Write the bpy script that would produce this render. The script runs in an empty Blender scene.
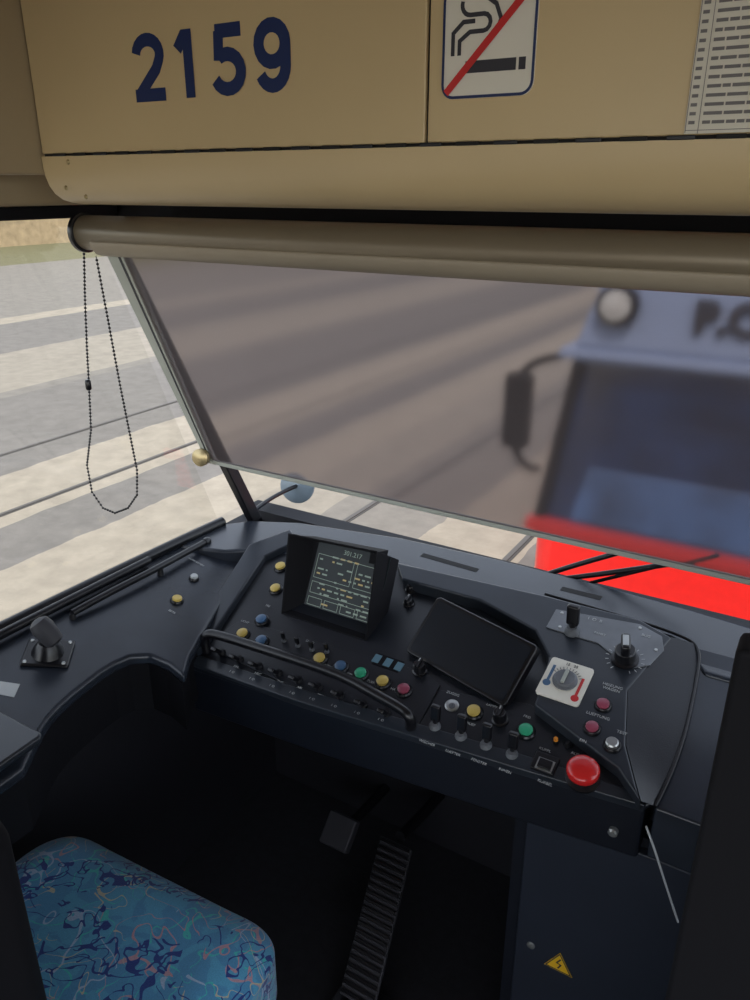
import bpy, bmesh, math, random
from mathutils import Vector, Matrix
random.seed(4)
scene=bpy.context.scene
# ------------------------------------------------------------------ survey helpers
# Camera station = origin of the survey frame: X across the tram, Y forwards, Z up.
YAW=math.radians(31); PIT=math.radians(22); F=780.0
FW=Vector((-math.sin(YAW)*math.cos(PIT), math.cos(YAW)*math.cos(PIT), -math.sin(PIT)))
RT=Vector((math.cos(YAW), math.sin(YAW),0)); UP=RT.cross(FW)
def ray(x,y): return FW+RT*((x-375)/F)+UP*((500-y)/F)
def onp(x,y,p0,n):
    d=ray(x,y); return d*(Vector(p0).dot(n)/d.dot(n))
def onz(x,y,z): return onp(x,y,(0,0,z),Vector((0,0,1)))
def ony(x,y,Y): return onp(x,y,(0,Y,0),Vector((0,1,0)))
V=Vector
# ------------------------------------------------------------------ materials
def mat(name,col,rough=.5,metal=0,var=0.0,vs=20,bump=0.0,bs=200,spec=.5,emit=None,es=0,coat=0):
    m=bpy.data.materials.new(name); m.use_nodes=True
    nt=m.node_tree; b=nt.nodes['Principled BSDF']
    b.inputs['Roughness'].default_value=rough; b.inputs['Metallic'].default_value=metal
    b.inputs['Specular IOR Level'].default_value=spec
    b.inputs['Coat Weight'].default_value=coat
    tc=nt.nodes.new('ShaderNodeTexCoord')
    n=nt.nodes.new('ShaderNodeTexNoise'); n.inputs['Scale'].default_value=vs; n.inputs['Detail'].default_value=4
    nt.links.new(tc.outputs['Object'],n.inputs['Vector'])
    r=nt.nodes.new('ShaderNodeValToRGB')
    r.color_ramp.elements[0].position=.3; r.color_ramp.elements[1].position=.7
    r.color_ramp.elements[0].color=(*[c*(1-var) for c in col],1)
    r.color_ramp.elements[1].color=(*[min(1,c*(1+var)) for c in col],1)
    nt.links.new(n.outputs['Fac'],r.inputs['Fac']); nt.links.new(r.outputs['Color'],b.inputs['Base Color'])
    if bump>0:
        n2=nt.nodes.new('ShaderNodeTexNoise'); n2.inputs['Scale'].default_value=bs
        nt.links.new(tc.outputs['Object'],n2.inputs['Vector'])
        bp=nt.nodes.new('ShaderNodeBump'); bp.inputs['Strength'].default_value=bump; bp.inputs['Distance'].default_value=.002
        nt.links.new(n2.outputs['Fac'],bp.inputs['Height']); nt.links.new(bp.outputs['Normal'],b.inputs['Normal'])
    if emit:
        b.inputs['Emission Color'].default_value=(*emit,1); b.inputs['Emission Strength'].default_value=es
    return m
M={}
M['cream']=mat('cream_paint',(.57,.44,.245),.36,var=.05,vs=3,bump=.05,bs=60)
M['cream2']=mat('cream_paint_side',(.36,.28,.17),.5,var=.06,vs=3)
M['gap']=mat('shadow_gap_rubber',(.01,.01,.01),.8)
M['groove']=mat('rail_groove',(.07,.065,.06),.8)
M['dash']=mat('dash_grp',(.021,.026,.036),.26,var=.2,vs=9,bump=.06,bs=350)
M['dash2']=mat('console_panel',(.010,.012,.017),.32,var=.15,vs=12,bump=.1,bs=400)
M['bezel']=mat('console_bezel',(.023,.028,.037),.28,var=.15,vs=12,bump=.08,bs=400)
M['blk']=mat('black_plastic',(.006,.006,.008),.30)
M['blkm']=mat('black_matte',(.005,.005,.007),.75,spec=.2)
M['fascia']=mat('fascia_paint',(.007,.009,.015),.42,var=.1)
M['cab']=mat('cabinet_paint',(.020,.025,.038),.42,var=.1,vs=8)
M['floor']=mat('cab_floor_rubber',(.010,.010,.013),.7,var=.3,vs=40,bump=.3,bs=120)
M['wall']=mat('cab_wall_dark',(.010,.010,.014),.7,var=.1)
M['navy']=mat('navy_vinyl',(.006,.022,.10),.45)
M['white']=mat('white_vinyl',(.74,.71,.62),.4)
M['paper']=mat('paper',(.66,.63,.54),.6,var=.03)
M['ink']=mat('ink',(.03,.03,.04),.6)
M['ink2']=mat('ink_light',(.16,.15,.15),.6)
M['red']=mat('red_vinyl',(.55,.02,.02),.4)
M['redb']=mat('red_button',(.62,.02,.02),.25,coat=.4)
M['yel']=mat('yellow_button',(.64,.47,.12),.3)
M['grn']=mat('green_button',(.04,.42,.22),.3)
M['blu']=mat('blue_button',(.06,.13,.24),.3)
M['pnk']=mat('rose_button',(.30,.06,.10),.3)
M['wht']=mat('pale_label',(.45,.47,.47),.5)
M['org']=mat('orange_lamp',(.7,.25,.03),.3)
M['metal']=mat('grey_metal',(.42,.43,.42),.35,metal=.8)
M['alu']=mat('guide_rail_grey',(.38,.40,.36),.5,metal=.1,var=.05)
M['brass']=mat('brass',(.50,.40,.22),.35,metal=.7)
M['roller']=mat('roller_cover',(.20,.165,.115),.34,metal=.25,var=.05,vs=4)
M['flap']=mat('roller_flap_vinyl',(.31,.265,.20),.45,var=.05,vs=4)
M['plate']=mat('grey_plate',(.16,.17,.185),.42,metal=.3,var=.15)
M['screen']=mat('lcd_glass',(.016,.022,.024),.35,spec=.25)
M['scr2']=mat('dark_display',(.012,.015,.021),.22)
M['lcd']=mat('lcd_text',(.10,.13,.11),.5,emit=(.55,.70,.60),es=.18)
M['lcdy']=mat('lcd_text_amber',(.2,.14,.05),.5,emit=(.8,.65,.3),es=.22)
M['lcdb']=mat('lcd_blue',(.10,.20,.26),.3)
M['trR']=mat('tram_red',(.80,.02,.015),.3,var=.05,coat=.3)
M['trW']=mat('tram_header_grey',(.26,.33,.47),.5,var=.05)
M['trD']=mat('tram_glass',(.012,.030,.085),.15,var=.7,vs=2.5)  # strong blue variation puts windscreen reflections into the colour
M['trRefl']=mat('tram_reflection_blue',(.05,.11,.24),.5,var=.4,vs=4)  # brighter blue painted as reflection in the windscreen
M['trRf']=mat('tram_roof',(.30,.31,.34),.6)
M['rail']=mat('rail_steel',(.13,.115,.10),.5,metal=.5)
M['brick']=mat('brick_yellow',(.42,.31,.18),.8,var=.2,vs=3)
M['mirror']=mat('mirror_blue',(.22,.28,.33),.25)
M['lens']=mat('lamp_lens',(.55,.55,.5),.2)
M['yw']=mat('warning_yellow',(.85,.50,.02),.4)
M['ped']=mat('pedal_rubber',(.035,.035,.042),.6)

def ground_mat():
    m=bpy.data.materials.new('yard_asphalt'); m.use_nodes=True; nt=m.node_tree; b=nt.nodes['Principled BSDF']
    b.inputs['Roughness'].default_value=.9
    tc=nt.nodes.new('ShaderNodeTexCoord'); sp=nt.nodes.new('ShaderNodeSeparateXYZ')
    nt.links.new(tc.outputs['Object'],sp.inputs[0])
    nz=nt.nodes.new('ShaderNodeTexNoise'); nz.inputs['Scale'].default_value=2.5; nz.inputs['Detail'].default_value=8
    nt.links.new(tc.outputs['Object'],nz.inputs['Vector'])
    a=nt.nodes.new('ShaderNodeMath'); a.operation='MULTIPLY_ADD'; a.inputs[1].default_value=.12
    nt.links.new(nz.outputs['Fac'],a.inputs[0]); nt.links.new(sp.outputs['X'],a.inputs[2])
    mr=nt.nodes.new('ShaderNodeMapRange'); mr.inputs['From Min'].default_value=-30; mr.inputs['From Max'].default_value=6
    nt.links.new(a.outputs[0],mr.inputs['Value'])
    cr=nt.nodes.new('ShaderNodeValToRGB'); cr.color_ramp.interpolation='CONSTANT'
    A=(.20,.185,.165,1); L=(.37,.325,.255,1); G=(.17,.16,.08,1); A2=(.235,.215,.185,1); L2=(.32,.285,.23,1)
    stops=[(-30,G),(-26,A2),(-15.6,L),(-14.9,A),(-12.3,L2),(-9.9,A2),(-9.6,A),(-6.9,L),(-5.80,A),(-5.05,L),(-4.4,L2),(-3.75,A2),(-2.75,L),(-1.87,A),(1.0,L),(1.6,A)]
    el=cr.color_ramp.elements
    el[0].position=0; el[0].color=G; el[1].position=(6-.1+30)/36; el[1].color=A
    for x,c in stops[1:]:
        e=el.new((x+.06+30)/36); e.color=c
    nt.links.new(mr.outputs[0],cr.inputs['Fac'])
    n2=nt.nodes.new('ShaderNodeTexNoise'); n2.inputs['Scale'].default_value=5; n2.inputs['Detail'].default_value=12; n2.inputs['Roughness'].default_value=.65
    nt.links.new(tc.outputs['Object'],n2.inputs['Vector'])
    mx=nt.nodes.new('ShaderNodeMix'); mx.data_type='RGBA'; mx.blend_type='MULTIPLY'; mx.inputs['Factor'].default_value=.7
    r2=nt.nodes.new('ShaderNodeValToRGB'); r2.color_ramp.elements[0].position=.35; r2.color_ramp.elements[0].color=(.68,.68,.68,1); r2.color_ramp.elements[1].position=.65
    nt.links.new(n2.outputs['Fac'],r2.inputs['Fac'])
    nt.links.new(cr.outputs['Color'],mx.inputs['A']); nt.links.new(r2.outputs['Color'],mx.inputs['B'])
    nt.links.new(mx.outputs['Result'],b.inputs['Base Color'])
    return m
def seat_mat():
    m=bpy.data.materials.new('seat_moquette'); m.use_nodes=True; nt=m.node_tree; b=nt.nodes['Principled BSDF']
    b.inputs['Roughness'].default_value=.95; b.inputs['Sheen Weight'].default_value=.3
    tc=nt.nodes.new('ShaderNodeTexCoord')
    def noise(scale,off,det=3,dist=0):
        mp=nt.nodes.new('ShaderNodeMapping'); mp.inputs['Location'].default_value=off
        nt.links.new(tc.outputs['Object'],mp.inputs['Vector'])
        n=nt.nodes.new('ShaderNodeTexNoise'); n.inputs['Scale'].default_value=scale; n.inputs['Detail'].default_value=det; n.inputs['Distortion'].default_value=dist
        nt.links.new(mp.outputs[0],n.inputs['Vector']); return n.outputs['Fac']
    def math_(op,a,bv):
        n=nt.nodes.new('ShaderNodeMath'); n.operation=op
        nt.links.new(a,n.inputs[0])
        if isinstance(bv,float): n.inputs[1].default_value=bv
        else: nt.links.new(bv,n.inputs[1])
        return n.outputs[0]
    def line(scale,off,w,mo,mt=.5,dist=1.5,ms=9):
        a=math_('SUBTRACT',noise(scale,off,1,dist),.5); a=math_('ABSOLUTE',a,0.0); l=math_('LESS_THAN',a,w)
        k=math_('GREATER_THAN',noise(ms,mo,1),mt); return math_('MULTIPLY',l,k)
    def mix(A,fac,col):
        n=nt.nodes.new('ShaderNodeMix'); n.data_type='RGBA'; nt.links.new(fac,n.inputs['Factor'])
        if isinstance(A,tuple): n.inputs['A'].default_value=A
        else: nt.links.new(A,n.inputs['A'])
        n.inputs['B'].default_value=col; return n.outputs['Result']
    c=mix((.085,.34,.60,1),math_('GREATER_THAN',noise(14,(3,0,1),6,1.),.52),(.10,.42,.66,1))
    c=mix(c,line(9,(9,2,4),.008,(1,5,2),.42),(.07,.62,.60,1))
    c=mix(c,line(10,(2,7,4),.007,(6,5,2),.46),(.58,.34,.40,1))
    c=mix(c,line(7,(5,1,8),.008,(3,9,2),.46),(.42,.58,.78,1))
    c=mix(c,line(11,(1,8,3),.006,(3,2,2),.46),(.62,.58,.42,1))
    c=mix(c,line(13,(4,4,4),.018,(8,1,7),.52,2.2,7),(.012,.05,.27,1))
    c=mix(c,line(24,(7,3,1),.030,(2,2,9),.57,1.2,7),(.012,.05,.27,1))
    g=noise(500,(0,0,0),2)
    r=nt.nodes.new('ShaderNodeMix'); r.data_type='RGBA'; r.blend_type='MULTIPLY'; r.inputs['Factor'].default_value=.45
    nt.links.new(c,r.inputs['A']); nt.links.new(g,r.inputs['B'])
    nt.links.new(r.outputs['Result'],b.inputs['Base Color'])
    bp=nt.nodes.new('ShaderNodeBump'); bp.inputs['Strength'].default_value=.5; bp.inputs['Distance'].default_value=.002
    nt.links.new(g,bp.inputs['Height']); nt.links.new(bp.outputs[0],b.inputs['Normal'])
    return m
def blind_mat():
    m=bpy.data.materials.new('screen_fabric'); m.use_nodes=True; nt=m.node_tree; nt.nodes.clear()
    o=nt.nodes.new('ShaderNodeOutputMaterial')
    rf=nt.nodes.new('ShaderNodeBsdfRefraction'); rf.inputs['IOR'].default_value=1.022; rf.inputs['Roughness'].default_value=.50
    rf.inputs['Color'].default_value=(.56,.51,.53,1)
    df=nt.nodes.new('ShaderNodeBsdfDiffuse'); df.inputs['Color'].default_value=(.080,.070,.072,1)
    tl=nt.nodes.new('ShaderNodeBsdfTranslucent'); tl.inputs['Color'].default_value=(.13,.105,.095,1)
    tc=nt.nodes.new('ShaderNodeTexCoord')
    gl=nt.nodes.new('ShaderNodeTexNoise'); gl.inputs['Scale'].default_value=900
    nt.links.new(tc.outputs['Object'],gl.inputs['Vector'])
    m1=nt.nodes.new('ShaderNodeMixShader'); m1.inputs[0].default_value=.55
    nt.links.new(df.outputs[0],m1.inputs[1]); nt.links.new(tl.outputs[0],m1.inputs[2])
    mr=nt.nodes.new('ShaderNodeMapRange'); mr.inputs['To Min'].default_value=.49; mr.inputs['To Max'].default_value=.59
    nt.links.new(gl.outputs['Fac'],mr.inputs['Value'])
    m2=nt.nodes.new('ShaderNodeMixShader'); nt.links.new(mr.outputs[0],m2.inputs[0])
    nt.links.new(m1.outputs[0],m2.inputs[1]); nt.links.new(rf.outputs[0],m2.inputs[2])
    nt.links.new(m2.outputs[0],o.inputs[0]); return m
def glass_mat():
    m=bpy.data.materials.new('window_glass'); m.use_nodes=True; nt=m.node_tree; nt.nodes.clear()
    o=nt.nodes.new('ShaderNodeOutputMaterial'); t=nt.nodes.new('ShaderNodeBsdfTransparent'); g=nt.nodes.new('ShaderNodeBsdfGlossy')
    t.inputs[0].default_value=(.97,.97,.96,1); g.inputs['Roughness'].default_value=.02
    mx=nt.nodes.new('ShaderNodeMixShader'); mx.inputs[0].default_value=.035
    nt.links.new(t.outputs[0],mx.inputs[1]); nt.links.new(g.outputs[0],mx.inputs[2]); nt.links.new(mx.outputs[0],o.inputs[0]); return m
M['ground']=ground_mat(); M['seat']=seat_mat(); M['blind']=blind_mat(); M['glass']=glass_mat()

# ------------------------------------------------------------------ mesh helpers
ALL=[]
GROUPS={}
def group(name):
    e=bpy.data.objects.new(name,None); scene.collection.objects.link(e); GROUPS[name]=(e,[]); return name
def reg(ob,parent,m=None,smooth=False):
    scene.collection.objects.link(ob)
    if m is not None: ob.data.materials.append(M[m])
    if parent: GROUPS[parent][1].append(ob)
    else: ALL.append(ob)
    if smooth and ob.type=='MESH':
        for p in ob.data.polygons: p.use_smooth=True
    return ob
def from_bm(bm,name,m,parent,bevel=0,seg=2,smooth=False):
    bmesh.ops.recalc_face_normals(bm,faces=bm.faces)
    me=bpy.data.meshes.new(name); bm.to_mesh(me); bm.free()
    ob=bpy.data.objects.new(name,me); reg(ob,parent,m,smooth)
    if bevel>0:
        b=ob.modifiers.new('bev','BEVEL'); b.width=bevel; b.segments=seg; b.limit_method='ANGLE'; b.angle_limit=math.radians(35)
        w=ob.modifiers.new('wn','WEIGHTED_NORMAL')
        for p in me.polygons: p.use_smooth=True
    return ob
def prism(name,pts,down,m,parent=None,bevel=0,seg=2):
    bm=bmesh.new(); down=V(down)
    t=[bm.verts.new(p) for p in pts]; b=[bm.verts.new(V(p)+down) for p in pts]
    bm.faces.new(t); bm.faces.new(b[::-1]); n=len(t)
    for i in range(n): bm.faces.new((t[i],b[i],b[(i+1)%n],t[(i+1)%n]))
    return from_bm(bm,name,m,parent,bevel,seg)
def loft(name,top,bot,m,parent=None,bevel=0,seg=2):
    bm=bmesh.new(); t=[bm.verts.new(p) for p in top]; b=[bm.verts.new(p) for p in bot]
    bm.faces.new(t); bm.faces.new(b[::-1]); n=len(t)
    for i in range(n): bm.faces.new((t[i],b[i],b[(i+1)%n],t[(i+1)%n]))
    return from_bm(bm,name,m,parent,bevel,seg)
def box(name,lo,hi,m,parent=None,bevel=0,seg=2):
    x0,y0,z0=lo;x1,y1,z1=hi
    return prism(name,[(x0,y0,z1),(x1,y0,z1),(x1,y1,z1),(x0,y1,z1)],(0,0,z0-z1),m,parent,bevel,seg)
def frame(n,hint=V((1,0,0))):
    n=V(n).normalized(); u=(hint-n*hint.dot(n)).normalized(); v=n.cross(u); return u,v,n
def obox(name,c,fr,su,sv,sn,m,parent=None,bevel=0,seg=2):
    u,v,n=fr; c=V(c)
    P=[c+u*(a*su/2)+v*(b*sv/2)+n*sn for a,b in((-1,-1),(1,-1),(1,1),(-1,1))]
    return prism(name,P,-n*sn,m,parent,bevel,seg)
def lathe(name,base,n,prof,m,parent=None,seg=24,smooth=True):
    u,v,n=frame(n, V((1,0,0)) if abs(V(n).normalized().x)<.9 else V((0,1,0))); base=V(base); bm=bmesh.new(); rings=[]
    for r,h in prof:
        rings.append([bm.verts.new(base+n*h+(u*math.cos(2*math.pi*i/seg)+v*math.sin(2*math.pi*i/seg))*max(r,1e-5)) for i in range(seg)])
    for a,b in zip(rings,rings[1:]):
        for i in range(seg): bm.faces.new((a[i],a[(i+1)%seg],b[(i+1)%seg],b[i]))
    bm.faces.new(rings[0][::-1]); bm.faces.new(rings[-1])
    ob=from_bm(bm,name,m,parent)
    for p in ob.data.polygons: p.use_smooth=len(p.vertices)==4
    e=ob.modifiers.new('es','EDGE_SPLIT'); e.split_angle=math.radians(40)
    return ob
def tube(name,pts,r,m,parent=None,res=4,cyc=False,spl='NURBS'):
    cu=bpy.data.curves.new(name,'CURVE'); cu.dimensions='3D'; cu.bevel_depth=r; cu.bevel_resolution=res; cu.use_fill_caps=True
    s=cu.splines.new(spl); s.points.add(len(pts)-1)
    for i,p in enumerate(pts): s.points[i].co=(*p,1)
    if spl=='NURBS': s.order_u=3; s.use_endpoint_u=True
    s.use_cyclic_u=cyc; s.resolution_u=8
    ob=bpy.data.objects.new(name,cu); cu.materials.append(M[m])
    scene.collection.objects.link(ob)
    if parent: GROUPS[parent][1].append(ob)
    else: ALL.append(ob)
    return ob
def ribbon_faces(bm,pts,w,o,u,v,n,th=.0006,closed=False):
    pts=[V((p[0],p[1])) for p in pts]; N=len(pts); L=[];R=[]
    for i,p in enumerate(pts):
        if closed: a=pts[(i-1)%N]; b=pts[(i+1)%N]
        else: a=pts[max(i-1,0)]; b=pts[min(i+1,N-1)]
        d1=(p-a); d2=(b-p)
        if d1.length<1e-9: d1=d2
        if d2.length<1e-9: d2=d1
        n1=V((-d1.y,d1.x)).normalized(); n2=V((-d2.y,d2.x)).normalized(); mm=(n1+n2).normalized()
        k=w/2/max(.5,mm.dot(n1)); L.append(p+mm*k); R.append(p-mm*k)
    to=lambda q:o+u*q.x+v*q.y+n*th
    vl=[bm.verts.new(to(q)) for q in L]; vr=[bm.verts.new(to(q)) for q in R]
    for i in range(N if closed else N-1):
        j=(i+1)%N; bm.faces.new((vr[i],vr[j],vl[j],vl[i]))
def ribbons(name,strokes,w,o,fr,m,parent=None,th=.0006,closed=False,step=.0):
    u,v,n=fr; bm=bmesh.new()
    for i,s in enumerate(strokes): ribbon_faces(bm,s,w,V(o),u,v,n,th+i*step,closed)
    me=bpy.data.meshes.new(name); bm.to_mesh(me); bm.free()
    ob=bpy.data.objects.new(name,me); return reg(ob,parent,m)
def text(name,s,o,fr,size,m,parent=None,ext=.0003,off=0,align='CENTER'):
    cu=bpy.data.curves.new(name,'FONT'); cu.body=s; cu.size=size; cu.extrude=ext; cu.offset=off; cu.align_x=align; cu.align_y='CENTER'
    ob=bpy.data.objects.new(name,cu); cu.materials.append(M[m]); scene.collection.objects.link(ob)
    u,v,n=fr; mw=Matrix((u,v,n)).transposed().to_4x4(); mw.translation=V(o)+n*.0006; ob.matrix_world=mw
    if parent: GROUPS[parent][1].append(ob)
    else: ALL.append(ob)
    return ob
def arc(cx,cy,rx,ry,a0,a1,n=12):
    return [(cx+rx*math.cos(math.radians(a0+(a1-a0)*i/n)),cy+ry*math.sin(math.radians(a0+(a1-a0)*i/n))) for i in range(n+1)]
def rrect(w,h,r,n=6):
    P=[]
    for cx,cy,a in((w/2-r,h/2-r,0),(-w/2+r,h/2-r,90),(-w/2+r,-h/2+r,180),(w/2-r,-h/2+r,270)):
        P+=arc(cx,cy,r,r,a,a+90,n)
    return P
FLOOR=-1.75
# ------------------------------------------------------------------ outside
GZ=-2.65
box('ground',(-60,-12,GZ-.1),(30,60,GZ),'ground')
g=group('tram_track')
for x in(-3.35,-1.9,-7.42,-5.98): 
    box('rail_head',(x-.02,-8,GZ-.02),(x+.02,45,GZ+.008),'rail',g); box('flangeway',(x+.02,-8,GZ-.02),(x+.045,45,GZ+.003),'groove',g)
g=group('brick_building')
box('facade',(-46,10,GZ),(-34,60,GZ+6),'brick',g)
for i in range(8):
    y=13+i*5; box('window_%d'%i,(-34.05,y,GZ+1.2),(-33.95,y+1.6,GZ+3.2),'white',g); box('pane_%d'%i,(-33.98,y+.15,GZ+1.35),(-33.9,y+1.45,GZ+3.05),'trD',g)
# facing tram
g=group('tram')
TY=3.5; TX0=-1.18; TX1=1.15
def rect(x0,x1,y0,y1,z): return [(x0,y0,z),(x1,y0,z),(x1,y1,z),(x0,y1,z)]
box('lower_body',(TX0,TY,-2.35),(TX1,TY+7,-1.50),'trR',g,.12,4)
loft('windscreen',rect(TX0+.13,TX1-.13,TY+.10,TY+6.9,-.64),rect(TX0+.02,TX1-.02,TY+.02,TY+6.98,-1.56),'trD',g,.10,4)
loft('header',rect(TX0+.24,TX1-.24,TY+.06,TY+6.7,-.30),rect(TX0+.12,TX1-.12,TY+.02,TY+6.9,-.68),'trW',g,.06,4)
box('roof',(TX0+.40,TY+.3,-.34),(TX1-.40,TY+6.5,-.24),'trRf',g,.04)
box('header_rain_gutter',(TX0+.08,TY+.0,-.70),(TX1-.08,TY+6.9,-.655),'trW',g,.01)
box('skirt',(TX0+.1,TY+.15,GZ+.05),(TX1-.1,TY+6.8,-2.3),'blkm',g)
box('window_sill_trim',(TX0-.01,TY-.015,-1.56),(TX1+.01,TY+.05,-1.49),'trR',g,.01)
bar_pts=lambda xb,xt:([(xt,TY+.085,-.68),(xt+.05,TY+.085,-.68),(xt+.05,TY+.14,-.68),(xt,TY+.14,-.68)],[(xb,TY+.0,-1.52),(xb+.05,TY+.0,-1.52),(xb+.05,TY+.06,-1.52),(xb,TY+.06,-1.52)])
for xb,xt in((TX0+.02,TX0+.13),(-.02,-.02),(TX1-.07,TX1-.18)):
    a,b=bar_pts(xb,xt); loft('window_post',a,b,'blkm',g,.01)
loft('windscreen_reflection',rect(TX0+.25,TX1-.2,TY+.045,TY+.10,-1.20),rect(TX0+.2,TX1-.15,TY-.0,TY+.06,-1.48),'trRefl',g,.02)  # blue sheet on the windscreen face, a painted reflection
box('bumper',(TX0+.05,TY-.09,-2.25),(TX1-.05,TY+.1,-2.1),'blkm',g,.03)
lathe('roof_headlamp',(-.865,TY+.10,-.455),(0,-1,0),[(.088,0),(.088,.12),(.07,.13)],'blkm',g)
lathe('roof_headlamp_lens',(-.865,TY+.10,-.455),(0,-1,0),[(.068,.125),(.06,.14),(.02,.15),(0,.152)],'lens',g)
for x in(TX0+.3,TX1-.3):
    lathe('headlamp',(x,TY+.01,-1.95),(0,-1,0),[(.10,0),(.10,.03),(.085,.035),(.06,.05),(0,.055)],'lens',g)
frY=(V((1,0,0)),V((0,0,1)),V((0,-1,0)))
text('destination_text','P.C.BEHRENS',(-.03,TY+.018,-.485),frY,.18,'ink',g,.006,.008)
tube('mirror_arm',[(TX0+.08,TY+.03,-.70),(TX0-.02,TY-.12,-.70),(TX0-.04,TY-.15,-.78)],.018,'blkm',g)
box('mirror_head',(TX0-.10,TY-.20,-1.10),(TX0+.03,TY-.12,-.75),'blkm',g,.03,3)
tube('mirror_arm_low',[(TX0-.04,TY-.15,-1.10),(TX0-.02,TY-.1,-1.22),(TX0+.03,TY,-1.24)],.018,'blkm',g)

# ------------------------------------------------------------------ cab shell
XL=-1.30; XR=1.05
box('floor',(XL-.05,-2.5,FLOOR-.05),(XR+.05,1.65,FLOOR),'floor')
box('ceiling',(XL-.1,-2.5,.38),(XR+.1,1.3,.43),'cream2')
box('wall_left',(XL-.06,-2.5,FLOOR),(XL,1.55,-.86),'wall')
box('wall_right',(XR,-2.5,FLOOR),(XR+.06,1.55,-.83),'wall')
box('wall_front',(XL-.06,1.55,FLOOR),(XR+.06,1.61,-.84),'wall')
box('wall_rear',(XL-.06,-2.56,FLOOR),(XR+.06,-2.5,-.95),'wall')
# windows
prism('window_1',[(XL-.01,-.3,-.80),(XL-.01,1.38,-.80),(XL-.03,1.10,-.03),(XL-.03,-.3,-.03)],(.004,0,0),'glass')
g=group('trim_1')
box('side_window_top_frame',(XL-.05,-2.5,-.058),(XL+.015,1.15,-.035),'blkm',g,.004)
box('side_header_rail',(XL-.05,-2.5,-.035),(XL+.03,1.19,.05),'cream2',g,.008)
tube('side_window_gasket',[(XL+.005,.3,-.795),(XL+.005,1.0,-.795),(XL+.03,1.36,-.795)],.013,'blk',g)
tube('side_sill_strip',[(XL+.035,.3,-.79),(XL+.035,.8,-.79),(XL+.04,1.1,-.79)],.009,'blk',g)
# windscreen glass curved
cx=[(-1.24,1.42,1.13),(-1.0,1.47,1.18),(-.5,1.525,1.24),(0,1.53,1.25),(.5,1.525,1.24),(.9,1.47,1.18),(1.0,1.42,1.13)]
bm=bmesh.new(); lo=[bm.verts.new((x,yb+.01,-.81)) for x,yb,yt in cx]; hi=[bm.verts.new((x*1.06,yt+.01,0.0)) for x,yb,yt in cx]
for i in range(len(cx)-1): bm.faces.new((lo[i],lo[i+1],hi[i+1],hi[i]))
from_bm(bm,'window_2','glass',None,smooth=True)
# pillar
g=group('windscreen_pillar')
def bar(name,a,b,wv,dv,m,parent,bev=.003):
    a=V(a);b=V(b);wv=V(wv);dv=V(dv)
    return prism(name,[a-wv/2,a+wv/2,b+wv/2,b-wv/2],dv,m,parent,bev)
bar('post',(-1.232,1.425,-.815),(-1.335,1.12,-.02),(.024,0,0),(0,.03,.01),'blk',g)
# header box
g=group('overhead_locker')
HY=.90; ZB=.046
dx=ony(427,80,HY).x
XH=-1.165
box('locker_door_1',(XH,HY,ZB),(dx-.002,HY+.02,.37),'cream',g,.002)
box('locker_door_2',(dx+.002,HY,ZB),(XR,HY+.02,.37),'cream',g,.002)
box('locker_carcass',(XH-.002,HY+.006,ZB-.004),(XR,HY+.25,.375),'gap',g)
prof=[(HY-.003,ZB-.004),(HY-.002,ZB-.02),(HY,ZB-.034),(HY+.005,ZB-.048),(HY+.014,ZB-.060),(HY+.028,ZB-.069),(HY+.045,ZB-.074),(HY+.07,ZB-.077),(HY+.30,ZB-.076),(HY+.30,ZB-.004)]
tr=prism('locker_lower_trim',[(XH,y,z) for y,z in prof],(XR-XH,0,0),'cream',g)
for p in tr.data.polygons: p.use_smooth=len(p.vertices)==4
e=tr.modifiers.new('es','EDGE_SPLIT'); e.split_angle=math.radians(40)
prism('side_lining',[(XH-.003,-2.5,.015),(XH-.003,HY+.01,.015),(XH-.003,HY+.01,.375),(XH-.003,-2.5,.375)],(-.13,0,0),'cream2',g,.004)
box('windscreen_header',(XL-.08,HY+.26,-.075),(XR,HY+.36,.10),'blkm',g)
for x,y in((68,162),(66,188),(86,197)):
    p=ony(x,y,HY-.003); lathe('screw',p,(0,-1,0),[(.004,0),(.003,.0015),(0,.002)],'brass',g,12)
z0=ZB-.002
for i in range(46):
    x=XH+.03+i*.047
    if x<XR-.03: box('hinge_knuckle',(x,HY-.0045,z0-.0022),(x+.028,HY,z0+.0022),'gap' if i%2 else 'fascia',g,.001)
# fleet number
g=group('fleet_number')
o=ony(135,100,HY); zb=.111; H=.082
def dig(n):
    if n==2: return [arc(.5,.70,.33,.22,175,-25,12)+[(.70,.47),(.16,.085)],[(.06,.085),(.92,.085)]]
    if n==1: return [[(.26,.72),(.44,.90),(.56,.90)],[(.54,1.0),(.54,0)]] 
    if n==5: return [[(.84,.915),(.20,.915)],[(.29,.915),(.26,.50)],[(.26,.53)]+arc(.47,.335,.34,.25,125,-155,14)]
    if n==9: return [arc(.5,.665,.31,.25,0,360,18),[(.81,.70),(.81,.40)]+arc(.50,.36,.31,.275,0,-155,10)]
adv=.0725
for i,d in enumerate((2,1,5,9)):
    s=[[(p[0]*.068,p[1]*H) for p in st] for st in dig(d)]
    ribbons('digit_%d'%i,s,.0165,V((o.x+i*adv,HY,zb)),frY,'navy',g,.0006,step=.0004)
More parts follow.
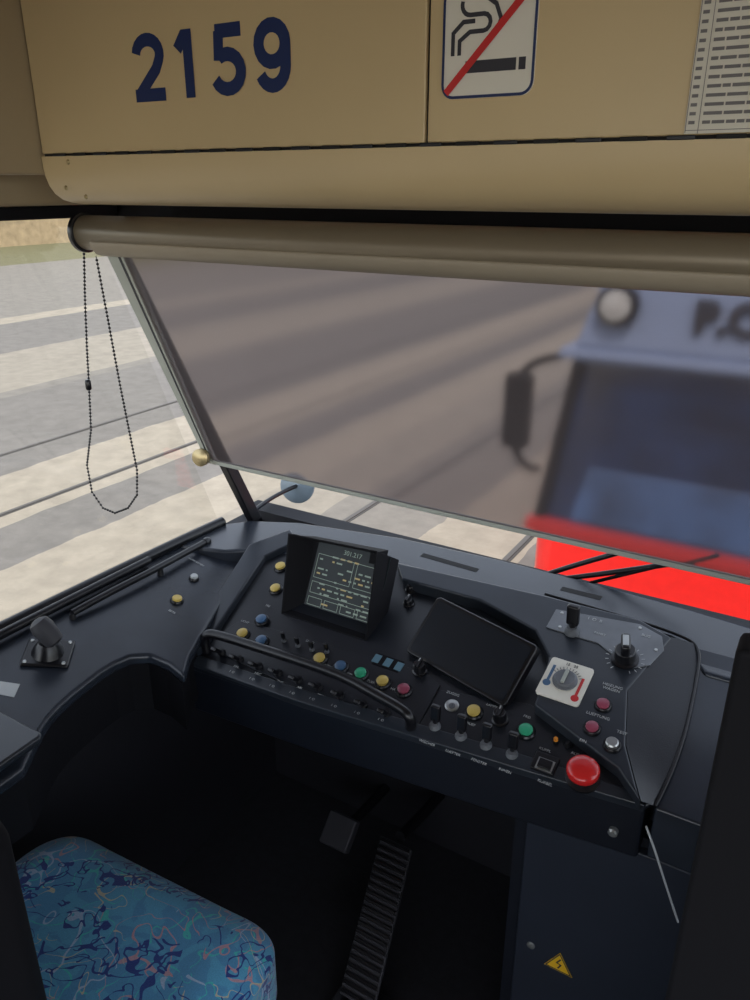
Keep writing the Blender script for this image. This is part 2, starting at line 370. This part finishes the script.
# no smoking sign
g=group('no_smoking_sign')
c=ony(489,41,HY); W=.110
prism('plate',[V((c.x+p[0],HY-.002,c.z+p[1])) for p in rrect(W,W*1.0,.014)],(0,.002,0),'white',g)
ribbons('border',[rrect(W-.003,W-.003,.013)],.003,V((c.x,HY-.002,c.z)),frY,'navy',g,.0008,True)
o=V((c.x,HY-.002,c.z))
ribbons('cigarette',[[(-.026,-.024),(.034,-.024)],[(.037,-.024),(.045,-.024)]],.012,o,frY,'ink',g,.0008)
ribbons('smoke',[[(-.034,-.012),(-.034,.002),(-.022,.010),(-.010,.010)]+arc(-.006,.018,.008,.008,-90,90,6)+[(-.02,.026)]+arc(-.022,.036,.010,.010,-90,-200,6),
   [(-.042,-.012),(-.042,.010),(-.030,.020),(-.016,.020)],[(.0,.002),(.010,.008),(.014,.020),(.008,.034),(-.004,.042)]],.0045,o,frY,'ink',g,.0008)
ribbons('diagonal_bar',[[(-.049,-.049),(.049,.049)]],.008,o,frY,'red',g,.0014)
# line list paper
g=group('route_list_notice')
a=ony(684,134,HY)
px0=a.x; pz0=a.z
box('sheet',(px0,HY-.0015,pz0),(px0+.14,HY,.34),'paper',g)
rows=[]
for i in range(26):
    z=.010+i*.0079
    rows+= [[(.003,z),(.009,z)]]
    x=.016; e=random.uniform(.05,.115)
    while x<e:
        l=random.uniform(.006,.02); rows.append([(x,z),(min(x+l,e),z)]); x+=l+.0015
ribbons('printed_lines',rows,.0030,V((px0,HY-.0015,pz0)),frY,'ink2',g,.0006)
ribbons('table_rules',[[(.013,0),(.013,.2)],[(.001,.003),(.139,.003)],[(.001,.001),(.001,.2)]],.0006,V((px0,HY-.0015,pz0)),frY,'ink2',g,.0005)

# ------------------------------------------------------------------ roller blind
g=group('roller_blind')
BY=1.05; BZ=-.12; SL=.4178
def bp(x,z,off=0): return V((x,BY+SL*(BZ-z)+off,z))
xl=-1.176
bm=bmesh.new(); vs=[bm.verts.new(bp(x,z)) for x,z in((xl,-.10),(XR-.1,-.10),(XR-.1,-.578),(xl,-.578))]; bm.faces.new(vs)
from_bm(bm,'fabric','blind',g)
RZ=-.083
lathe('roller_tube',(-1.262,1.045,RZ),(1,0,0),[(.028,0),(.031,.004),(.031,XR+1.22),(.028,XR+1.225)],'roller',g,32)
prism('roller_flap',[(-1.22,1.014,-.096),(-1.22,1.016,-.108),(-1.22,1.026,-.119),(-1.22,1.044,-.124),(-1.22,1.052,-.118),(-1.22,1.04,-.09)],(XR+1.14,0,0),'flap',g,.003)
lathe('end_cap',(-1.272,1.045,RZ),(1,0,0),[(.033,0),(.036,.004),(.036,.012),(.032,.014)],'blk',g,32)
bar('bottom_bar',bp(xl-.02,-.583),bp(XR-.1,-.583),(0,-.004*.39,.012),(0,.008,.0),'alu',g,.002)
prism('side_guide',[bp(xl-.050,-.105,.004),bp(xl+.002,-.105,.004),bp(xl+.002,-.585,.004),bp(xl-.026,-.585,.004)],(0,.010,.004),'alu',g,.002)
prism('side_guide_groove',[bp(xl-.018,-.12,.0032),bp(xl-.012,-.12,.0032),bp(xl-.008,-.575,.0032),bp(xl-.012,-.575,.0032)],(0,.002,.0),'ped',g)
k=ony(202,457,bp(0,-.575).y-.01); lathe('clamp_knob',k,(0.2,-1,.1),[(.012,-.012),(.014,-.004),(.020,0),(.020,.01),(.013,.014),(0,.015)],'brass',g,20)
g=group('bead_chain')
CHY=1.005
cp=[(84,254),(85,300),(87,350),(89,385),(91,430),(87,465),(92,492),(103,508),(115,513),(128,508),(137,495),(137,470),(130,435),(120,385),(108,320),(96,256)]
cw=[ony(x,y,CHY) for x,y in cp]
pts=[]
for i in range(len(cw)-1):
    d=(cw[i+1]-cw[i]).length; n=max(1,int(d/.0070))
    for k in range(n): pts.append(cw[i].lerp(cw[i+1],k/n))
bm=bmesh.new()
for p in pts: bmesh.ops.create_icosphere(bm,subdivisions=1,radius=.0029,matrix=Matrix.Translation(p))
from_bm(bm,'beads','blk',g,smooth=True)
tube('cord',cw,.0008,'blk',g,2,spl='POLY')
lathe('connector',ony(89,390,CHY),(0,0,1),[(.004,0),(.006,.003),(.006,.018),(.004,.021)],'blk',g,10)

# ------------------------------------------------------------------ dashboard
D=group('dashboard')
nA=V((0,-.32,1)).normalized(); pA=V((0,1.0,-.90)); FA=frame(nA)
def A(x,y,off=0): return onp(x,y,pA+nA*off,nA)
nL=V((.2,0,1)).normalized(); pL=V((-1.29,0,-.80)); FL=frame(nL)
def Lp(x,y,off=0): return onp(x,y,pL+nL*off,nL)
out=[onz(x,y,-.80) for x,y in((222,531),(250,520),(300,522),(400,537),(500,559),(600,584),(690,609),(750,627))]
out.append(V((.5,1.52,-.80))); out.append(V((.98,1.42,-.80)))
strip=out+[V((.98,1.30,-.80)),V((-.10,1.30,-.80)),V((-.14,1.345,-.80)),V((-1.08,1.30,-.80)),V((-1.16,1.24,-.80))]
strip[0]=V((-1.292,1.33,-.80)); strip.append(V((-1.292,1.20,-.80)))
prism('front_shelf',strip,(0,0,-.07),'dash',D,.008,3)
lobe=[Lp(*p) for p in((42,728),(50,716),(60,705),(72,694),(86,683),(100,672),(114,663),(130,656),(150,655),(168,663),(184,676),(190,655),(222,600),(256,548))]
lobe+=[V((-1.18,1.36,0)),V((-1.292,1.30,0)),V((-1.292,.50,0)),V((-.99,.50,0)),V((-.99,.56,0))]
lobe=[V((p.x,p.y,-.80-.2*(p.x+1.29))) for p in lobe]
prism('side_lobe',lobe,(0,0,-.024),'dash',D,.008,3)
prism('side_lobe_skirt',[p+V((-.012 if p.x>-1.2 else 0,0.004,-.024)) for p in lobe],(0,0,-.11),'blkm',D)
near=[(186,664),(300,702),(415,737),(530,772),(645,806)]
cons=[A(*p) for p in near]+[A(*p) for p in((655,800),(692,645),(672,634),(545,598),(398,562),(292,532),(252,545),(184,651))]
prism('console_panel',cons,(0,0,-.012),'dash2',D,.004,2)
fas=[A(*p)+V((0,0,-.004)) for p in near]
prism('console_fascia',fas+[p+V((0,.22,.05)) for p in fas[::-1]],(0,.01,-.115),'fascia',D,.006,2)
prism('bezel_left',[A(x,y,.016) for x,y in((186,660),(181,650),(249,544),(290,529),(298,540),(264,556),(207,642))],-nA*.02,'bezel',D,.004,2)
prism('bezel_near',[A(x,y,.006) for x,y in((186,662),(200,655),(300,688),(415,722),(530,756),(640,792),(645,806),(530,772),(415,737),(300,702))],-nA*.02,'bezel',D,.003,2)
W=[(396,562),(545,595),(640,619),(672,637),(628,690),(626,745),(641,802),(618,768),(534,704),(549,657),(535,630),(480,600),(402,579)]
prism('wing_top',[A(x,y,.030) for x,y in W],-nA*.034,'bezel',D,.005,3)
bm=bmesh.new()
hi=[A(x,y,.028) for x,y in((671,637),(628,690),(626,745),(641,801))]; lo=[A(x,y,.003) for x,y in((697,644),(694,690),(677,760),(655,806))]
a=[bm.verts.new(p) for p in hi]; b=[bm.verts.new(p) for p in lo]
for i in range(3): bm.faces.new((a[i],b[i],b[i+1],a[i+1]))
bmesh.ops.subdivide_edges(bm,edges=bm.edges[:],cuts=2,use_grid_fill=True)
from_bm(bm,'wing_slope','dash2',D,smooth=True)
for x0_,y0_,x1_,y1_ in((420,556,476,572),(560,590,600,600)):
    a=onz(x0_,y0_,-.7995); b=onz(x1_,y1_,-.7995); prism('demister_slot',[a,b,b+V((0,.018,0)),a+V((0,.018,0))],(0,0,-.001),'gap',D)
rs=[A(655,806,-.0),A(697,644,0),V((-.12,1.36,-.79)),V((.98,1.36,-.79)),V((.98,1.03,-.89)),V((-.10,1.03,-.89))]
rs=[V((p.x,p.y,-1.22+.32*p.y-.004)) for p in rs]
prism('right_shelf',rs,(0,0,-.10),'dash',D,.006,3)
tube('right_inset_seam',[A(655,806,.004),A(680,760,.004),A(700,665,.004),A(698,646,.004),A(685,637,.006),A(640,621,.006),A(545,594,.006)],.003,'blk',D,3)
box('kick_panel',(-.40,1.12,-1.05),(.9,1.5,-.90),'fascia',D)
c1=onz(42,732,-.815); c2=onz(0,762,-.815)
prism('armrest_ledge',[V((-1.292,c1.y+.0,-.815)),c1,c1+V((.006,-.008,0)),c2+V((.004,-.004,0)),V((c2.x+.01,.30,-.815)),V((-1.292,.30,-.815))],(0,0,-.016),'bezel',D,.005)
prism('ledge_label',[Lp(x,y,.001) for x,y in((-8,680),(20,684),(14,697),(-12,692))],(0,0,-.001),'wht',D)

# ---- controls
def button(x,y,m,r=.0115,off=0,fr=None,pos=None,h=.006):
    f=fr or FA; p=pos or A(x,y,off); n=f[2]
    lathe('button_bezel',p,n,[(r*1.4,0),(r*1.4,.003),(r*1.2,.0055),(r*1.08,.0055)],'blk',D,20)
    lathe('button_cap',p,n,[(r,.003),(r,.005+h*.7),(r*.8,.005+h),(0,.005+h)],m,D,20)
def label(x,y,s,off=0,size=.0065,fr=None,pos=None,m='wht'):
    f=fr or FA; text('label',s,pos or A(x,y,off),f,size,m,D,.0001)
def toggle(x,y,m='blk',off=0,tilt=-.3,s=1,col='plate'):
    p=A(x,y,off); u,v,n=FA
    lathe('toggle_collar',p,n,[(.0080*s,0),(.0080*s,.003*s),(.0055*s,.006*s),(.0055*s,.008*s)],col,D,12)
    d=(n+v*tilt).normalized(); fr=frame(d)
    lathe('toggle_lever',p,d,[(.0035*s,0),(.0038*s,.010*s),(.0050*s,.014*s)],m,D,12)
    obox('toggle_paddle',p+d*.010*s,fr,.013*s,.008*s,.024*s,m,D,.0025*s,3)
def rotary(x,y,r=.010,off=0,h=.016):
    p=A(x,y,off); u,v,n=FA
    lathe('rotary_skirt',p,n,[(r*1.25,0),(r*1.25,.003),(r,.005),(r*.9,h),(r*.8,h+.001),(0,h+.001)],'blk',D,20)
    obox('rotary_grip',p+n*h,FA,r*.6,r*1.9,.007,'blk',D,.0015)
    obox('rotary_mark',p+n*(h+.007)+v*r*.5,FA,.0015,r*.6,.0004,'wht',D)
prism('switch_plate_left',[A(x,y,.004) for x,y in((203,645),(240,620),(285,632),(425,672),(440,685),(418,725),(300,690))],-nA*.004,'dash2',D,.001)
prism('switch_plate_right',[A(x,y,.004) for x,y in((440,690),(530,704),(620,768),(632,790),(530,760),(418,727))],-nA*.004,'dash2',D,.001)
O=.004
for x,y,m in((243,635,'yel'),(262,642,'blu'),(262,621,'blu'),(276,590,'yel'),(281,568,'yel'),(320,660,'yel'),(341,668,'blu'),(361,675,'grn'),(383,683,'yel'),(404,691,'pnk')):
    button(x,y,m,.0115,O if y>600 else 0)
for i,(x,y) in enumerate(((222,653),(240,660),(259,667),(279,674),(299,681),(319,688),(341,696),(364,705),(387,714))): toggle(x,y,'blk',O,-.55,1.05,'blk')
for x,y in((284,641),(298,646),(312,650),(327,652)): toggle(x,y,'blk',O,.1,.7)
for x,y in((377,659),(388,663),(399,667)): obox('indicator_window',A(x,y,O),FA,.015,.020,.002,'lcdb',D,.0005)
obox('indicator_frame',A(388,663,O),FA,.058,.028,.0012,'blkm',D)
rotary(420,671,.012,O,.02); rotary(411,590,.010,0,.014); rotary(409,604,.010,0,.014)
LB=('AUF','LICHT','SIGNAL','STOP','TUER','HALT','ABL','FERN','ZUG','HEIZ','NOT','BAT','EIN','SAND','MG')
for i,(x,y) in enumerate(((222,640),(245,622),(330,667),(351,675),(371,682),(395,690),(300,688),(321,696),(280,682),(258,674),(343,703),(366,713),(236,667),(310,642),(268,606))): label(x,y,LB[i],O+.0005,.0075)
for x,y in((232,672),(252,679),(272,686),(292,693),(312,699),(334,706),(357,713),(381,720)): label(x,y,'I  O',.0075,.007)
lathe('key_lock',A(452,706,O),nA,[(.013,0),(.013,.003),(.010,.005),(0,.005)],'metal',D,20); obox('key_slot',A(452,706,O+.005),FA,.002,.010,.001,'ink',D)
lathe('key_barrel',A(452,706,O+.005),nA,[(.006,0),(.006,.001),(0,.001)],'plate',D,16)
button(474,713,'yel',.012,O); rotary(500,720,.012,O,.022); button(526,732,'grn',.012,O); button(556,742,'org',.004,O); button(568,746,'blk',.004,O)
for x,y in((435,727),(461,737),(486,746),(512,755)): toggle(x,y,'blk',O,.35,1.35)
for x,y,s in((453,694,'ZUGSIG'),(427,743,'WISCHER'),(453,753,'LUEFTER'),(479,762,'FENSTER'),(505,771,'INNEN'),(527,717,'FREI'),(575,754,'AUS'),(545,750,'KUPPL'),(492,706,'LAMPE'),(470,724,'PRUEF'),(545,783,'KURBEL')): label(x,y,s,O+.0005,.0072)
obox('socket_frame',A(545,765,O),FA,.040,.034,.008,'blk',D,.002); obox('socket_well',A(545,765,O+.008),FA,.028,.022,.001,'metal',D); obox('socket_key',A(545,765,O+.008),FA,.022,.016,.005,'blk',D,.001)
# wing controls
B=.030
prism('control_plate',[A(x,y,B+.003) for x,y in((556,609),(640,624),(662,636),(664,650),(650,665),(630,668),(598,643),(546,627))],-nA*.003,'plate',D,.001)
for x,y in((562,613),(640,628),(656,650),(560,627)): lathe('plate_screw',A(x,y,B+.003),nA,[(.0035,0),(.003,.0015),(0,.0018)],'metal',D,10)
toggle(572,632,'blk',B+.003,.2,1.8)
p=A(625,659,B+.003); lathe('selector_skirt',p,nA,[(.024,0),(.024,.003),(.019,.005),(.018,.024),(.016,.026),(0,.026)],'blk',D,24)
obox('selector_grip',p+nA*.024,frame(nA,V((1,.3,0))),.016,.038,.026,'blk',D,.005,3)
obox('selector_highlight',p+nA*.050,frame(nA,V((1,.3,0))),.010,.024,.001,'metal',D,.0005)  # thin grey strip on the grip, painted as its highlight
ribbons('plate_marks',[[(.028*math.cos(math.radians(t)),.028*math.sin(math.radians(t))),(.034*math.cos(math.radians(t)),.034*math.sin(math.radians(t)))] for t in range(-60,241,20)],.0013,p,FA,'wht',D)
label(595,620,'I  O  II',B+.0035,.010); label(646,636,'BUG',B+.0035,.008); label(600,634,'FAHRT',B+.0035,.007)
for x,y,m in((603,706,'pnk'),(592,729,'pnk')): button(x,y,m,.0105,B,h=.005)
button(612,746,'metal',.0105,B,h=.008)
for x,y,s in((612,688,'HEIZUNG\nWAGEN'),(598,716,'LUEFTUNG'),(622,733,'TEST'),(583,741,'EIN')): label(x,y,s,B+.0006,.008)
label(200,565,'AUFRUESTEN',pos=Lp(196,562,.001),fr=FL,size=.008)
button(0,0,'yel',.0105,fr=FL,pos=Lp(177,601)); button(0,0,'wht',.0085,fr=FL,pos=Lp(194,579)); label(0,0,'BETR',pos=Lp(172,612,.001),fr=FL,size=.008)
for x,y in((193,667),(613,832)): lathe('fascia_bolt',ony(x,y,A(x,y-30).y-.012 if x<300 else A(640,803).y-.004),(0,-1,0),[(.008,-.02),(.008,.003),(.005,.006),(0,.006)],'metal' if x>300 else 'blk',D,14)

# thermostat
g=group('thermostat_dial')
p=A(565,682,B); fT=frame(nA,V((1,-.02,0)))
prism('plate',[p+fT[0]*a+fT[1]*b+nA*.004 for a,b in rrect(.078,.088,.006)],-nA*.006,'white',g,.001)
lathe('dial',p+nA*.004,nA,[(.022,0),(.022,.003),(.018,.005),(.017,.010),(0,.010)],'plate',g,28)
obox('grip',p+nA*.014,fT,.006,.030,.005,'alu',g,.001)
ribbons('cold_mark',[[(-.028,-.012),(-.028,.026)]],.005,p+nA*.004,fT,'blu',g); ribbons('hot_mark',[[(.028,-.028),(.028,.016)]],.005,p+nA*.004,fT,'red',g)
lathe('cold_bulb',p+nA*.004+fT[0]*-.028+fT[1]*-.016,nA,[(.007,0),(.007,.0008),(0,.0008)],'blu',g,14); lathe('hot_bulb',p+nA*.004+fT[0]*.028+fT[1]*-.030,nA,[(.007,0),(.007,.0008),(0,.0008)],'red',g,14)
ribbons('scale_ticks',[[(.024*math.cos(math.radians(t)),.024*math.sin(math.radians(t))),(.030*math.cos(math.radians(t)),.030*math.sin(math.radians(t)))] for t in range(30,151,12)],.001,p+nA*.004,fT,'ink',g)
text('scale_text','15   25',p+nA*.004+fT[1]*.036,fT,.008,'ink',g,.0002)
# emergency button
g=group('emergency_stop_button')
p=A(583,778,O); lathe('collar',p,nA,[(.028,0),(.028,.004),(.020,.008),(.014,.010),(.014,.016)],'blk',g,32)
lathe('mushroom',p,nA,[(.014,.012),(.023,.014),(.0265,.019),(.026,.026),(.022,.031),(.012,.034),(0,.035)],'redb',g,36)
# monitor recessed in its hood
g=group('driver_display')
bl=A(283,614); nS=V((0,-1,.35)).normalized()
def S(x,y,off=0): return onp(x,y,bl+nS*off,nS)
q=[S(281,614),S(366,642),S(377,551),S(288,533)]
bk=[q[0]+V((.016,.075,.012)),q[1]+V((.004,.075,.012)),q[2]+V((.004,.085,-.055)),q[3]+V((.020,.085,-.055))]
inn=[q[0]+V((.004,0,.004)),q[1]+V((-.003,0,.004)),q[2]+V((-.003,0,-.004)),q[3]+V((.004,0,-.004))]
DP=.040
sc_=[q[0]+V((.030,DP,.010)),q[1]+V((-.003,DP,.010)),q[2]+V((-.003,DP+.012,-.020)),q[3]+V((.034,DP+.012,-.020))]
bm=bmesh.new()
v1=[bm.verts.new(p) for p in q]; v2=[bm.verts.new(p) for p in bk]; v3=[bm.verts.new(p) for p in inn]; v4=[bm.verts.new(p) for p in sc_]
for i in range(4):
    j=(i+1)%4
    bm.faces.new((v1[i],v1[j],v2[j],v2[i])); bm.faces.new((v1[i],v3[i],v3[j],v1[j])); bm.faces.new((v3[i],v4[i],v4[j],v3[j]))
bm.faces.new(v2[::-1]); bm.faces.new(v4)
from_bm(bm,'hood','blkm',g,.001)
u_=(sc_[1]-sc_[0]).normalized(); up2=(sc_[3]-sc_[0]); up2=(up2-u_*up2.dot(u_)).normalized(); fD=(u_,up2,u_.cross(up2))
WX=(sc_[1]-sc_[0]).length; HX=(sc_[3]-sc_[0]).dot(up2)
so=sc_[0]+fD[2]*.0012
prism('screen_glass',[so+u_*a*WX+up2*b*HX for a,b in((.01,.02),(.99,.02),(.99,.98),(.01,.98))],-fD[2]*.001,'screen',g)
rw=[]; rw2=[]
for r_ in range(11):
    yy=(.10+r_*.068)*HX; x=.08
    while x<.9:
        l=random.uniform(.02,.09)
        if random.random()<.62: (rw if random.random()<.75 else rw2).append([(x*WX,yy),((x+l)*WX,yy)])
        x+=l+.03
ribbons('screen_text',rw,.0035,so,fD,'lcd',g,.001); ribbons('screen_text_amber',rw2,.0035,so,fD,'lcdy',g,.001)
ribbons('screen_boxes',[[(x*WX,y*HX),(x2*WX,y*HX),(x2*WX,y2*HX),(x*WX,y2*HX),(x*WX,y*HX)] for x,y,x2,y2 in((.05,.05,.24,.16),(.28,.05,.47,.16),(.51,.05,.70,.16),(.74,.05,.93,.16),(.05,.22,.93,.38),(.05,.44,.55,.78),(.6,.44,.93,.78))],.0012,so,fD,'lcd',g,.0012)
text('screen_title','301.217',so+u_*WX*.5+up2*HX*.88,fD,.014,'lcd',g,.0001)
# tablet display
g=group('tablet_display')
b0=A(403,650,.012); b1=A(500,706,.012)
u=(b1-b0).normalized(); up_=V((0,.72,.69)); up_=(up_-u*up_.dot(u)).normalized(); nT=u.cross(up_)
def Tq(x,y,off=0): return onp(x,y,b0+nT*off,nT)
c4=[b0,b1,Tq(535,640),Tq(430,595)]
W4=(b1-b0).length; H4=((c4[3]-b0).dot(up_)+(c4[2]-b1).dot(up_))/2
cen=b0+u*(W4/2+.006)+up_*(H4/2)
prism('housing',[cen+u*a+up_*b for a,b in rrect(W4+.004,H4,.010)],-nT*.026,'blk',g,.004)
prism('display',[cen+u*a+up_*b+nT*.0012 for a,b in rrect(W4-.012,H4-.016,.006)],-nT*.001,'scr2',g)
prism('mount',[cen+u*a+up_*b-nT*.02 for a,b in rrect(.09,.07,.006)],V((0,0,-.06)),'blk',g)
# handrail
g=group('console_grab_rail')
R=.042
hp=[A(207,652,.0),A(205,643,.02)]+[A(x,y,R) for x,y in((205,634),(216,634),(250,645),(300,661),(345,677),(378,696),(400,708),(409,715))]+[A(412,724,.02),A(410,728,.0)]
tube('rail',hp,.0098,'blk',g,5)
# master controller left
g=group('brake_lever')
p=Lp(48,655,.0); fB=frame(nL,V((.75,.6,0)))
obox('base_plate',p,fB,.085,.075,.008,'blk',g,.004)
lathe('gaiter',p+nL*.008,nL,[(.030,0),(.026,.008),(.022,.016),(.016,.024)],'blk',g,24)
lathe('stem',p+nL*.02,nL+V((-.1,0,0)),[(.014,0),(.013,.03),(.014,.035)],'blk',g,16)
lathe('grip',p+nL*.055+V((-.004,0,0)),(-.55,-.2,.8),[(.010,-.03),(.017,-.026),(.019,-.012),(.021,.008),(.018,.022),(.008,.028),(0,.029)],'ped',g,20)
for a,b in((-1,-1),(1,-1),(1,1),(-1,1)): lathe('screw',p+fB[0]*a*.034+fB[1]*b*.03+nL*.008,nL,[(.004,0),(.003,.002),(0,.002)],'metal',g,10)
# rod along sill
g=group('sill_rod')
q_=[Lp(72,613,.012),Lp(110,592,.018),Lp(160,567,.018),Lp(207,541,.016)]
tube('rod',q_,.0075,'blk',g); lathe('rod_end',q_[-1],(q_[-1]-q_[-2]),[(.009,-.01),(.010,0),(.007,.008),(0,.01)],'blk',g,14)
for i in(0,2): lathe('rod_bracket',q_[i]-V((0,0,.022)),(0,0,1),[(.008,0),(.006,.02)],'blk',g,10)

# ------------------------------------------------------------------ exterior mirror + wipers
g=group('exterior_mirror')
p=ony(297,486,1.72)
lathe('disc',p,V((.3,-1,.2)),[(.046,-.02),(.052,-.008),(.052,0),(.046,.004),(0,.004)],'mirror',g,28)
tube('arm',[ony(248,516,1.47),ony(268,497,1.6),p+V((0,.01,0))],.006,'blk',g)
g=group('windscreen_wiper')
w=[ony(545,575,1.56),ony(570,566,1.57),ony(625,551,1.57)]; tube('arm',w,.006,'blk',g)
w=[ony(560,579,1.56),ony(620,572,1.56),ony(695,560,1.57)]; tube('arm_2',w,.006,'blk',g)
tube('blade',[ony(590,583,1.555),ony(650,568,1.56),ony(720,552,1.57)],.004,'blkm',g)

# ------------------------------------------------------------------ footwell
g=group('electrical_cabinet')
CY=1.07; xe=ony(525,825,CY).x
box('carcass',(xe-.02,CY+.004,FLOOR),(.60,1.5,-1.0),'fascia',g)
box('door',(xe+.006,CY-.012,FLOOR+.04),(-.02,CY+.004,-1.02),'cab',g,.003)
box('door_2',(-.014,CY-.012,FLOOR+.04),(.58,CY+.004,-1.02),'cab',g,.003)
lathe('lock',ony(531,945,CY-.012),(0,-1,0),[(.008,0),(.008,.002),(.006,.003),(0,.003)],'metal',g,16)
g=group('high_voltage_sign')
c=ony(559,963,CY-.0125)
tri=[(-.027,-.020),(.027,-.020),(0,.027)]
prism('plate',[c+V((a,-.001,b)) for a,b in tri],(0,.001,0),'yw',g)
ribbons('border',[[(a*.88,b*.88-.0) for a,b in tri]],.0022,c+V((0,-.001,0)),frY,'ink',g,.0004,True)
ribbons('bolt',[[(.003,.012),(-.004,.0),(.004,-.002),(-.001,-.013)]],.0028,c+V((0,-.001,0)),frY,'ink',g,.0005)
g=group('loose_cable')
tube('cable',[ony(646,826,1.02),ony(655,850,1.0),ony(664,880,1.0),ony(678,922,1.0)],.0017,'wht',g)
# pedals
g=group('accelerator_pedal')
def pedal(pa,pb,w,m,nr):
    ax=(pa-pb).normalized(); sx=V((1,0,0)); n=sx.cross(ax).normalized(); L=(pa-pb).length; c=(pa+pb)/2
    fr=(sx,ax,n); obox('plate',c-n*.012,fr,w,L,.012,m,g,.003)
    for i in range(nr): obox('rib',pb+ax*(L*(i+.5)/nr),fr,w*.94,L/nr*.45,.006,'blk',g,.001)
pa=ony(396,842,1.30); pb=onz(356,1003,FLOOR+.05)
pedal(pa,pb,.090,'ped',20)
tube('stem',[pa+V((0,.02,0)),pa+V((0,.08,-.02)),V((pa.x,1.56,pa.z-.05))],.014,'blkm',g)
box('pedal_mount',(pb.x-.06,pb.y-.03,FLOOR),(pb.x+.06,pb.y+.06,FLOOR+.035),'blk',g,.004)
g=group('dead_man_pedal')
c=ony(342,832,1.32)
fr=frame(V((0,-.7,.7))); obox('plate',c,fr,.085,.085,.03,'ped',g,.006)
tube('stem',[c+V((0,.01,0)),c+V((0,.1,-.02)),V((c.x,1.56,c.z-.03))],.014,'blkm',g)

# ------------------------------------------------------------------ seat
g=group('driver_seat')
sc=V((-.878,.470,-1.248)); rot=Matrix.Rotation(math.radians(3),4,'Z')
bm=bmesh.new(); bmesh.ops.create_cube(bm,size=1)
bmesh.ops.subdivide_edges(bm,edges=bm.edges[:],cuts=13,use_grid_fill=True)
for v in bm.verts:
    x,y,z=v.co*2
    sx=.280;sy=.264;sz=.075
    r=(abs(x)**8+abs(y)**8)**.125
    f=1 if r<1e-6 else (max(abs(x),abs(y))/r)
    k=max(abs(x),abs(y)); e=max(0,k-.8)/.2
    zz=z*(1-.30*e*e) + (.14*(1-x*x)*(1-y*y) if z>0 else 0)
    if z>0: zz+= .10*math.exp(-((abs(x)-.78)/.15)**2)
    if y>0: zz-= .35*max(0,y-.7)
    v.co=V((x*f*sx,y*f*sy,zz*sz))
bm.transform(Matrix.Translation(sc)@rot)
s=from_bm(bm,'cushion','seat',g,smooth=True)
sb=s.modifiers.new('sub','SUBSURF'); sb.levels=1; sb.render_levels=2
box('seat_pan',(-1.12,.24,-1.36),(-.68,.66,-1.30),'blkm',g,.02)
box('pedestal',(-1.02,.30,FLOOR),(-.78,.60,-1.35),'blkm',g,.02)
box('backrest',(-1.15,.20,-1.28),(-.635,.345,-.60),'blkm',g,.035,4)
g=group('cab_partition')
box('panel',(-.030,.66,FLOOR),(.55,.70,-.375),'blkm',g,.006)

# ------------------------------------------------------------------ finalise hierarchy
bpy.context.view_layer.update()
tops=[]
for nm,(e,ch) in GROUPS.items():
    pts=[]
    for c in ch:
        pts+= [c.matrix_world@V(b) for b in c.bound_box]
    if pts:
        c0=sum(pts,V())/len(pts); c0.z=min(p.z for p in pts)
    else: c0=V()
    e.location=c0; e.empty_display_size=.05
    for c in ch:
        c.parent=e; c.matrix_parent_inverse=Matrix.Translation(-c0)
    tops.append(e)
tops+=ALL
for o in tops: o.location.z+=1.75
# ------------------------------------------------------------------ camera
cam=bpy.data.cameras.new('camera'); co=bpy.data.objects.new('camera',cam); scene.collection.objects.link(co)
mw=Matrix((RT,UP,-FW)).transposed().to_4x4(); mw.translation=V((0,0,1.75)); co.matrix_world=mw
cam.sensor_width=36; cam.lens=36*F/1000; cam.clip_start=.02; scene.camera=co
# ------------------------------------------------------------------ light
sun=bpy.data.lights.new('sun','SUN'); sun.energy=2.9; sun.angle=math.radians(1); sun.color=(1,.95,.86)
so_=bpy.data.objects.new('sun',sun); scene.collection.objects.link(so_)
so_.rotation_euler=V((-.25,.62,-.95)).to_track_quat('-Z','Y').to_euler()
w=bpy.data.worlds.new('world'); scene.world=w; w.use_nodes=True; nt=w.node_tree
bg=nt.nodes['Background']; sk=nt.nodes.new('ShaderNodeTexSky'); sk.sky_type='NISHITA'; sk.sun_disc=False; sk.sun_elevation=math.radians(50); sk.sun_rotation=math.radians(160)
hs=nt.nodes.new('ShaderNodeHueSaturation'); hs.inputs['Saturation'].default_value=.40; hs.inputs['Value'].default_value=1.0
nt.links.new(sk.outputs[0],hs.inputs['Color']); nt.links.new(hs.outputs[0],bg.inputs[0]); bg.inputs[1].default_value=.42
scene.view_settings.view_transform='Standard'
